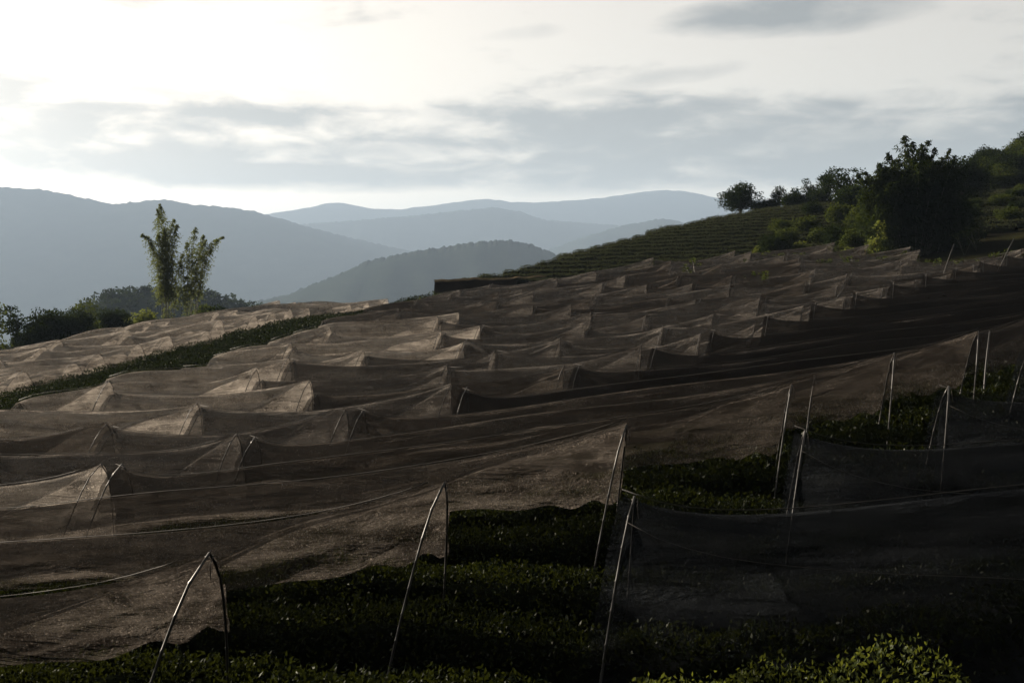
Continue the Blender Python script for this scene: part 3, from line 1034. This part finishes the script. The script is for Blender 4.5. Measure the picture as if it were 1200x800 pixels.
# ---- bamboo
def bamboo(name, label, cat, base, culms, leaf, node, per_node, mat, spray, fill=None, start=.22, culm_r=.045, group=None, droop=.55, seed=0):
    """culms: list of (dx, dy, height, lean_x, lean_y, tip_curl)"""
    r = np.random.default_rng(900 + seed)
    root = empty(name, base)
    tag(root, label, cat, group)
    C, A = [], []
    for (dx_, dy_, h, lx, ly, curl) in culms:
        t_ = np.linspace(0, 1, 22)[:, None]
        side = np.array([lx, ly, 0.0])
        pts = np.array([dx_, dy_, -.2]) + np.array([0, 0, h]) * (t_ - .10 * abs(curl) * t_ ** 4) + side * t_ ** 1.3 + unit(side + 1e-6) * curl * t_ ** 5
        pts[:, 2] -= .35 * abs(curl) * t_[:, 0] ** 7
        v, f = tube(pts, np.linspace(culm_r, culm_r * .2, 22), 6)
        obj('culm', raw_mesh('culm', v, f, True), M['culm'], root)
        nn_ = int(h * (1 - start) / node)
        for q in range(nn_):
            tq = start + (1 - start) * (q + r.random()) / nn_
            b = np.array([np.interp(tq, t_[:, 0], pts[:, j]) for j in range(3)])
            env = spray * (.45 + .55 * math.sin(math.pi * min(1, (tq - start) / (1 - start) * .80 + .12))) * r.uniform(.6, 1.15)
            if tq > .88:
                env *= max(.25, (1.02 - tq) / .14)
            for _ in range(per_node):
                an = r.uniform(0, 6.283)
                out_ = np.array([math.cos(an), math.sin(an), r.uniform(.1, .7)])
                ln = env * r.uniform(.5, 1)
                u_ = np.linspace(.15, 1, 7)
                tw = b + out_[None, :] * (ln * u_)[:, None] - np.array([0, 0, 1]) * (droop * ln * u_ ** 2)[:, None]
                C.append(tw + r.normal(0, leaf * .22, tw.shape))
                A.append(np.tile(out_ * .5 + np.array([0, 0, -.75]), (7, 1)) + r.normal(0, .4, tw.shape))
    if fill is not None:
        for (cx, cy_, cz, rx, ry, rz, cnt) in fill:
            dv = unit(r.normal(size=(cnt, 3)))
            rr = r.uniform(.2, 1, cnt) ** .4
            lump = 1 + .18 * np.sin(dv[:, 0] * 8 + cx) * np.sin(dv[:, 2] * 9) + .12 * np.sin(dv[:, 1] * 11 + cz)
            C.append(np.array([cx, cy_, cz]) + dv * (rr * lump)[:, None] * np.array([rx, ry, rz]))
            A.append(dv * .5 + r.normal(size=(cnt, 3)) * .6 + np.array([0, 0, -.4]))
    C = np.vstack(C)
    A = np.vstack(A)
    ln = leaf * r.uniform(.7, 1.3, len(C))
    v, f = leaf_quads(C, A, ln, ln * .30, r, .1)
    obj('foliage', raw_mesh('foliage', v, f), M[mat], root)
    return root


YB = 84.0
for (px, label, tips, seed_) in (
        (196, 'taller feathery bamboo clump beside the pale net tunnels',
         [(186, 228, .6, -.1), (197, 238, .4, .0), (192, 248, .4, -.2), (166, 254, 1.3, -.3), (209, 255, .5, .3), (203, 262, .4, .2), (178, 275, .5, -.2), (186, 268, .3, .1), (213, 290, .4, .4),
          (191, 262, .3, .1)], 1),
        (223, 'shorter feathery bamboo clump with an arching tip',
         [(230, 260, .3, .0), (261, 258, 1.3, .3), (236, 268, .4, .2), (225, 278, .3, -.1), (242, 272, .6, .1), (247, 280, .6, .3), (222, 300, .4, -.2)], 2)):
    x = wpx(px, YB)
    zb = gz(x, YB)
    culms = []
    for (tx, ty, cu, bx_) in tips:
        hh = (330 - ty) * YB / 1166.7 - zb
        tip = wpx(tx, YB) - x
        sgn_ = 1.0 if tip - bx_ > 0 else -1.0
        culms.append((bx_, rng.uniform(-.4, .4), hh * (1 + .045 * cu), tip - bx_ - sgn_ * cu * .9, rng.uniform(-.15, .15), cu))
    bamboo('bamboo_clump', label, 'bamboo', (x, YB, zb), culms, .21, .15, 4, 'bamboo', .95, seed=seed_, droop=.8, culm_r=.035,
           group='feathery bamboo clumps on the left edge', fill=[(0, 0, 1.6, .7, .7, 1.6, 500)], start=.38)

# the big dark clump on the right
r_ = np.random.default_rng(77)
Yc = 70.0
xc = wpx(1068, Yc)
cul = []
for i in range(34):
    an = r_.uniform(0, 6.283)
    ra = r_.uniform(.2, 1) ** .6
    h = r_.uniform(5.2, 7.2)
    cul.append((math.cos(an) * 1.3 * ra, math.sin(an) * 1.3 * ra, h, math.cos(an) * 2.3 * ra, math.sin(an) * 1.6 * ra, r_.uniform(.1, .6)))
for (px, py, dx_) in ((1066, 150, -.2), (1088, 158, .3), (1113, 170, .9), (1048, 172, -.5), (1032, 186, -.9), (1014, 222, -1.5), (1104, 180, .7),
                      (1075, 165, .1), (1124, 200, 1.1), (1020, 205, -1.2)):
    tx = wpx(px, Yc) - xc
    th = (330 - py) * Yc / 1166.7 - gz(xc, Yc)
    for q_ in range(3):
        cul.append((dx_ + .2 * q_, r_.uniform(-.6, .6), th * (1 - .07 * q_), tx - dx_ + r_.uniform(-.35, .35) * q_, r_.uniform(-.4, .4), .15))
bamboo('bamboo_thicket', 'big dense dark bamboo thicket with feathery tips above the upper nets', 'bamboo', (xc, Yc, gz(xc, Yc)), cul, .26, .16, 4,
       'bamboo_dark', 1.05, fill=[(-1.2, 0, 2.6, 2.5, 2.0, 2.9, 11000), (1.0, .2, 2.8, 3.0, 2.2, 3.0, 12000), (-.2, 0, 4.3, 3.0, 1.9, 1.9, 9000),
                                 (2.8, .3, 2.0, 2.2, 1.9, 2.3, 7000)], start=.3, culm_r=.035, droop=.2, seed=3)
# creeper on its left flank, sunlight put into its leaf colour
cl_root = empty('creeper', (wpx(1026, 68.4), 68.4, gz(wpx(1026, 68.4), 68.4)))
tag(cl_root, 'yellow-green creeper climbing the flank of the big bamboo thicket', 'creeper')
lobes = []
for i in range(16):
    f_ = i / 15
    lobes.append((np.array([-.55 + .95 * f_ + r_.uniform(-.55, .55) * (1.2 - f_), r_.uniform(-.5, .5), .2 + 3.0 * f_ * r_.uniform(.5, 1.0)]), r_.uniform(.3, .75) * (1 - .4 * f_)))
v, f = crown_leaves(r_, lobes, 260, .20, 1.0, .4)
obj('foliage', raw_mesh('foliage', v, f), M['bright'], cl_root)
v, f = tube([(0, 0, -.2), (-.1, .05, .8), (.05, 0, 1.6), (.25, 0, 2.5)], [.05, .04, .03, .015], 6)
obj('stem', raw_mesh('stem', v, f, True), M['bark'], cl_root)

# shrubs between tea slope and thicket
shrub_protos = {}
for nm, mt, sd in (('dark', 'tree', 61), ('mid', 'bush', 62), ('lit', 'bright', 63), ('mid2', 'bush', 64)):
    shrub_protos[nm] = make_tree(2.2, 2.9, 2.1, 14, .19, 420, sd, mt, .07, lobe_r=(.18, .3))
SH = [('dark', 905, 78, 1.0, 'dark rounded shrub at the lower corner of the tea slope'),
      ('lit', 893, 80, .55, 'small bright green shrub at the foot of the dark shrub'),
      ('mid', 925, 84, .85, 'yellow-green shrub above the dark rounded shrub'),
      ('mid2', 945, 88, .95, 'leafy shrub halfway up the bank beside the tea slope'),
      ('dark', 950, 98, .8, 'dark low shrub high on the bank under the crest trees'),
      ('lit', 938, 78, .6, 'bright green shrub in the middle of the bank'),
      ('mid', 962, 82, .8, 'mid green shrub on the bank below the tall tree'),
      ('dark', 982, 78, 1.0, 'dark shrub at the left foot of the bamboo thicket'),
      ('mid2', 985, 90, 1.1, 'broad shrub under the tall open-crowned tree'),
      ('lit', 968, 74, .55, 'bright low shrub at the edge of the upper nets'),
      ('mid', 1000, 76, .9, 'yellow-green shrub touching the bamboo thicket'),
      ('lit', 995, 71.5, .5, 'small bright shrub beside the creeper foot'),
      ('mid2', 915, 90, .8, 'shrub at the top of the lit bank near the crest'),
      ('dark', 1000, 100, 1.3, 'dark shrub behind the tall open-crowned tree'),
      ('mid', 1010, 86, 1.1, 'shrub between tall tree and bamboo thicket'),
      ('dark', 925, 112, .9, 'dark undergrowth shrub on the crest left of the pointed trees'),
      ('dark', 890, 116, .8, 'dark undergrowth shrub right of the lone round tree'),
      ('dark', 905, 116, .8, 'dark undergrowth shrub between the lone tree and the crest row'),
      ('dark', 940, 115, .8, 'dark undergrowth shrub beneath the pointed crest tree'),
      ('dark', 960, 112, 1.0, 'dark undergrowth shrub at the right end of the crest row')]
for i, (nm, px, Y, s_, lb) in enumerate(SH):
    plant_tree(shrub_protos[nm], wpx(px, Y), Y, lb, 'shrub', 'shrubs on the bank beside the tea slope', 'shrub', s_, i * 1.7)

# wooded slope at the right edge
wood = [make_tree(5.5, 5.2, 4.8, 18, .24, 220, 70 + i, ('tree', 'bush', 'tree')[i], .18, lobe_r=(.16, .28)) for i in range(3)]
for i in range(46):
    Y = 96 + 38 * (i / 45) + rng.uniform(-2, 2)
    px = rng.uniform(1135, 1240)
    X = wpx(px, Y)
    if gz(X, Y) < 9.6:
        continue
    plant_tree(wood[i % 3], X, Y, 'round-crowned tree in the wood covering the right hill', 'tree', 'trees of the wood on the right hill', 'woodland_tree',
               rng.uniform(.55, .95), rng.uniform(0, 6.28), -.4)
for i in range(12):
    Y = rng.uniform(76, 92)
    px = rng.uniform(1120, 1200)
    plant_tree(shrub_protos[('mid', 'dark', 'mid2')[i % 3]], wpx(px, Y), Y, 'low shrub on the terraces right of the bamboo thicket', 'shrub',
               'shrubs on the right terraces', 'shrub', rng.uniform(.45, .8), rng.uniform(0, 6.28))

# trees along the left edge of the field
EDGE = [(20, 84, 4.6, 2.6, 'pointed dark tree at the far end of the edge thicket', 'tree'),
        (-8, 82, 3.6, 3.4, 'paler leafy shrub tree beside the pointed dark tree', 'bush'),
        (40, 80, 3.0, 3.0, 'low dark filler tree between pointed and broad edge trees', 'tree'),
        (58, 84, 4.2, 4.0, 'broad dark tree in the edge thicket next to the pointed one', 'tree'),
        (82, 86, 4.0, 4.0, 'rough-topped dark tree in the middle of the edge thicket', 'tree'),
        (105, 88, 4.2, 4.0, 'sunlit green tree in the edge thicket', 'bush'),
        (128, 90, 3.9, 3.4, 'rounded dark tree ending the edge thicket', 'tree'),
        (152, 92, 2.4, 3.0, 'yellow-green shrub between edge thicket and bamboo', 'bright'),
        (172, 92, 2.9, 3.0, 'leafy yellow-green shrub at the left foot of the bamboo', 'bright'),
        (240, 94, 2.4, 3.0, 'green shrub at the right foot of the shorter bamboo', 'bush'),
        (252, 98, 2.2, 3.0, 'low dark shrub behind the shorter bamboo', 'tree')]
for i, (px, Y, h, cw, lb, mt) in enumerate(EDGE):
    x = wpx(px, Y)
    topz = {20: 348, -8: 356, 40: 366, 58: 351, 82: 354, 105: 351, 128: 350, 152: 364, 172: 358, 240: 352, 252: 350}[px]
    zt = (330 - topz) * Y / 1166.7
    g = gz(x, Y)
    H = max(1.5, zt - g)
    pr = make_tree(H, cw * 1.1, min(H * .97, H), 16, .24, 300, 120 + i, mt, .14, lobe_r=(.2, .34) if cw > 2.8 else (.2, .3))
    plant_tree(pr, x, Y, lb, 'tree' if h > 3 else 'shrub', 'thicket along the left field edge', 'edge_tree')

# dark wooded knoll behind the bamboo: a hill with a far wood on it
kn = np.random.default_rng(5)
KD = 420.0
KP = np.array([px_to(a, b, KD) for a, b in ((40, 400), (100, 364), (125, 349), (150, 342), (180, 343), (215, 343), (245, 349), (270, 354), (300, 362), (360, 372), (420, 400))])
kxs = np.linspace(KP[0, 0], KP[-1, 0], 120)
kc = np.interp(kxs, KP[:, 0], KP[:, 1])
SS = np.linspace(-1, 1, 17)
KX, KS = np.meshgrid(kxs, SS, indexing='ij')
KZ = -95 + (kc[:, None] + 95) * (1 - np.abs(KS) ** 1.6)
tag(obj('hill', raw_mesh('hill', np.stack([KX, KD + KS * 130, KZ], -1).reshape(-1, 3), grid_faces(120, 17), True), M['forest']),
    'dark wooded knoll in the valley behind the bamboo', kind='structure')
C = []
for i in range(420):
    s_ = kn.uniform(-.55, .12)
    x = kn.uniform(kxs[4], kxs[-5])
    z = -95 + (np.interp(x, kxs, kc) + 95) * (1 - abs(s_) ** 1.6)
    rad = kn.uniform(1.6, 3.0)
    dv = unit(kn.normal(size=(46, 3)))
    C.append(np.array([x, KD + s_ * 130, z + rad * .4]) + dv * rad * kn.uniform(.6, 1.1, 46)[:, None])
C = np.vstack(C)
v, f = leaf_quads(C, kn.normal(size=C.shape), 1.3, .9, kn)
tag(obj('wood', raw_mesh('wood', v, f), M['tree']), 'far wood covering the dark knoll behind the bamboo', None, None, 'stuff')

# ------------------------------------------------------------------ earth bank at the foot of the tea slope
bx = np.array([px_to(509, 342, 84)[0], px_to(560, 340, 84.5)[0], px_to(610, 336, 85)[0], px_to(668, 326, 85.5)[0]])
by = np.array([84, 84.5, 85, 85.5])
q = np.linspace(0, 1, 60)
X = np.interp(q, np.linspace(0, 1, 4), bx)
Y = np.interp(q, np.linspace(0, 1, 4), by)
top = np.interp(q, [0, 1], [(330 - 328) * 84 / 1166.7, (330 - 323.5) * 85.5 / 1166.7])
bf = sines(rng, 6, 2.2, 3.0)
top = top + .10 * bf(X * .7, 1.0) + .05 * bf(X * 2.1, 4.0)
rowsv = []
for j, (off, hh) in enumerate(((-.25, 0.0), (-.16, .25), (-.08, .5), (-.03, .75), (0, .95), (.15, 1.0), (1.2, 1.0), (6.0, .9))):
    bot = np.minimum(ground_z(X, Y), top - .6) - .3
    z = bot + (top - bot) * hh
    rowsv.append(np.stack([X + .05 * bf(X, j), Y + off + .07 * bf(X * 1.7, j * 2.0), z], -1))
bank = empty('earth_bank', (float(X[30]), float(Y[30]), float(ground_z(X[30], Y[30]))))
tag(bank, 'dark cut earth bank with a pale dry rim below the tea slope', 'bank')
o3 = np.array(bank.location)
V = np.stack(rowsv, 1)
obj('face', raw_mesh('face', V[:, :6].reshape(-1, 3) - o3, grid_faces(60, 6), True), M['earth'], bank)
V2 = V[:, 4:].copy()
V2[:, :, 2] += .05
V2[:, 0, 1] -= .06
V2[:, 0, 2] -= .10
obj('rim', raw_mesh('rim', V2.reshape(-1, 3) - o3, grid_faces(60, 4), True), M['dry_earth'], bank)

# ------------------------------------------------------------------ weeds growing through the upper nets, loose stakes
wr_ = np.random.default_rng(31)
WD = [(818, 306, 66), (885, 300, 68), (905, 296, 69), (935, 294, 68), (962, 303, 62), (985, 301, 63), (1005, 303, 60), (1030, 300, 60), (1060, 297, 60),
      (1078, 302, 57), (1110, 303, 54), (1135, 300, 55), (1160, 297, 54), (1185, 292, 54), (880, 318, 56), (1130, 268, 66), (1145, 262, 67), (505, 340, 74), (520, 341, 76), (545, 340, 78)]
for i, (px, py, Y) in enumerate(WD):
    x = wpx(px, Y)
    g = gz(x, Y)
    hgt = float(np.clip((330 - py) * Y / 1166.7 - g, .5, 2.0)) + wr_.uniform(-.1, .2)
    root = empty('weed', (x, Y, g))
    tag(root, 'yellow-green weed pushing up through the upper nets', 'weed', 'weeds among the upper nets')
    lob = [(np.array([wr_.uniform(-.9, .9), wr_.uniform(-.4, .4), hgt * wr_.uniform(.6, 1.0)]), wr_.uniform(.10, .30)) for _ in range(7)]
    v, f = crown_leaves(wr_, lob, 300, .15, .7)
    obj('foliage', raw_mesh('foliage', v, f), M['bush'], root)
    v, f = join([tube([(0, 0, -.1), tuple(c * .5), tuple(c)], [.02, .014, .006], 5) for c, _ in lob[:3]])
    obj('stem', raw_mesh('stem', v, f, True), M['culm'], root)

ST = [(955, 440, 948, 512, 17.6, 'bowed bare stake standing behind the open tea hedges'),
      (1160, 388, 1157, 440, 20.5, 'short upright stake beside the fourth poled net end'),
      (1118, 286, 1108, 318, 50, 'leaning stake at the upper corner of the dark nets'),
      (1188, 280, 1168, 325, 47, 'long leaning stake beside the upper corner weeds'),
      (990, 336, 980, 352, 43, 'slanted pale stake on the border of the dark nets')]
for (x0, y0, x1, y1, Y, lb) in ST:
    a_ = np.array([wpx(x0, Y), Y, (330 - y0) * Y / 1166.7])
    b_ = np.array([wpx(x1, Y - .5), Y - .5, (330 - y1) * Y / 1166.7])
    dirn = (b_ - a_) / (a_[2] - b_[2])
    g = gz(b_[0], b_[1]) - .15
    foot = a_ + dirn * (a_[2] - g)
    q = np.linspace(0, 1, 7)[:, None]
    pts = a_ * (1 - q) + foot * q
    pts[:, 0] -= .05 * np.sin(math.pi * q[:, 0])
    v, f = tube(pts - foot, np.linspace(.014, .02, 7) if Y < 30 else np.linspace(.024, .032, 7), 6)
    o = obj('stake', raw_mesh('stake', v, f, True), M['pole_dark'] if Y > 30 else M['pole'], None, tuple(foot))
    tag(o, lb, 'stake', None)
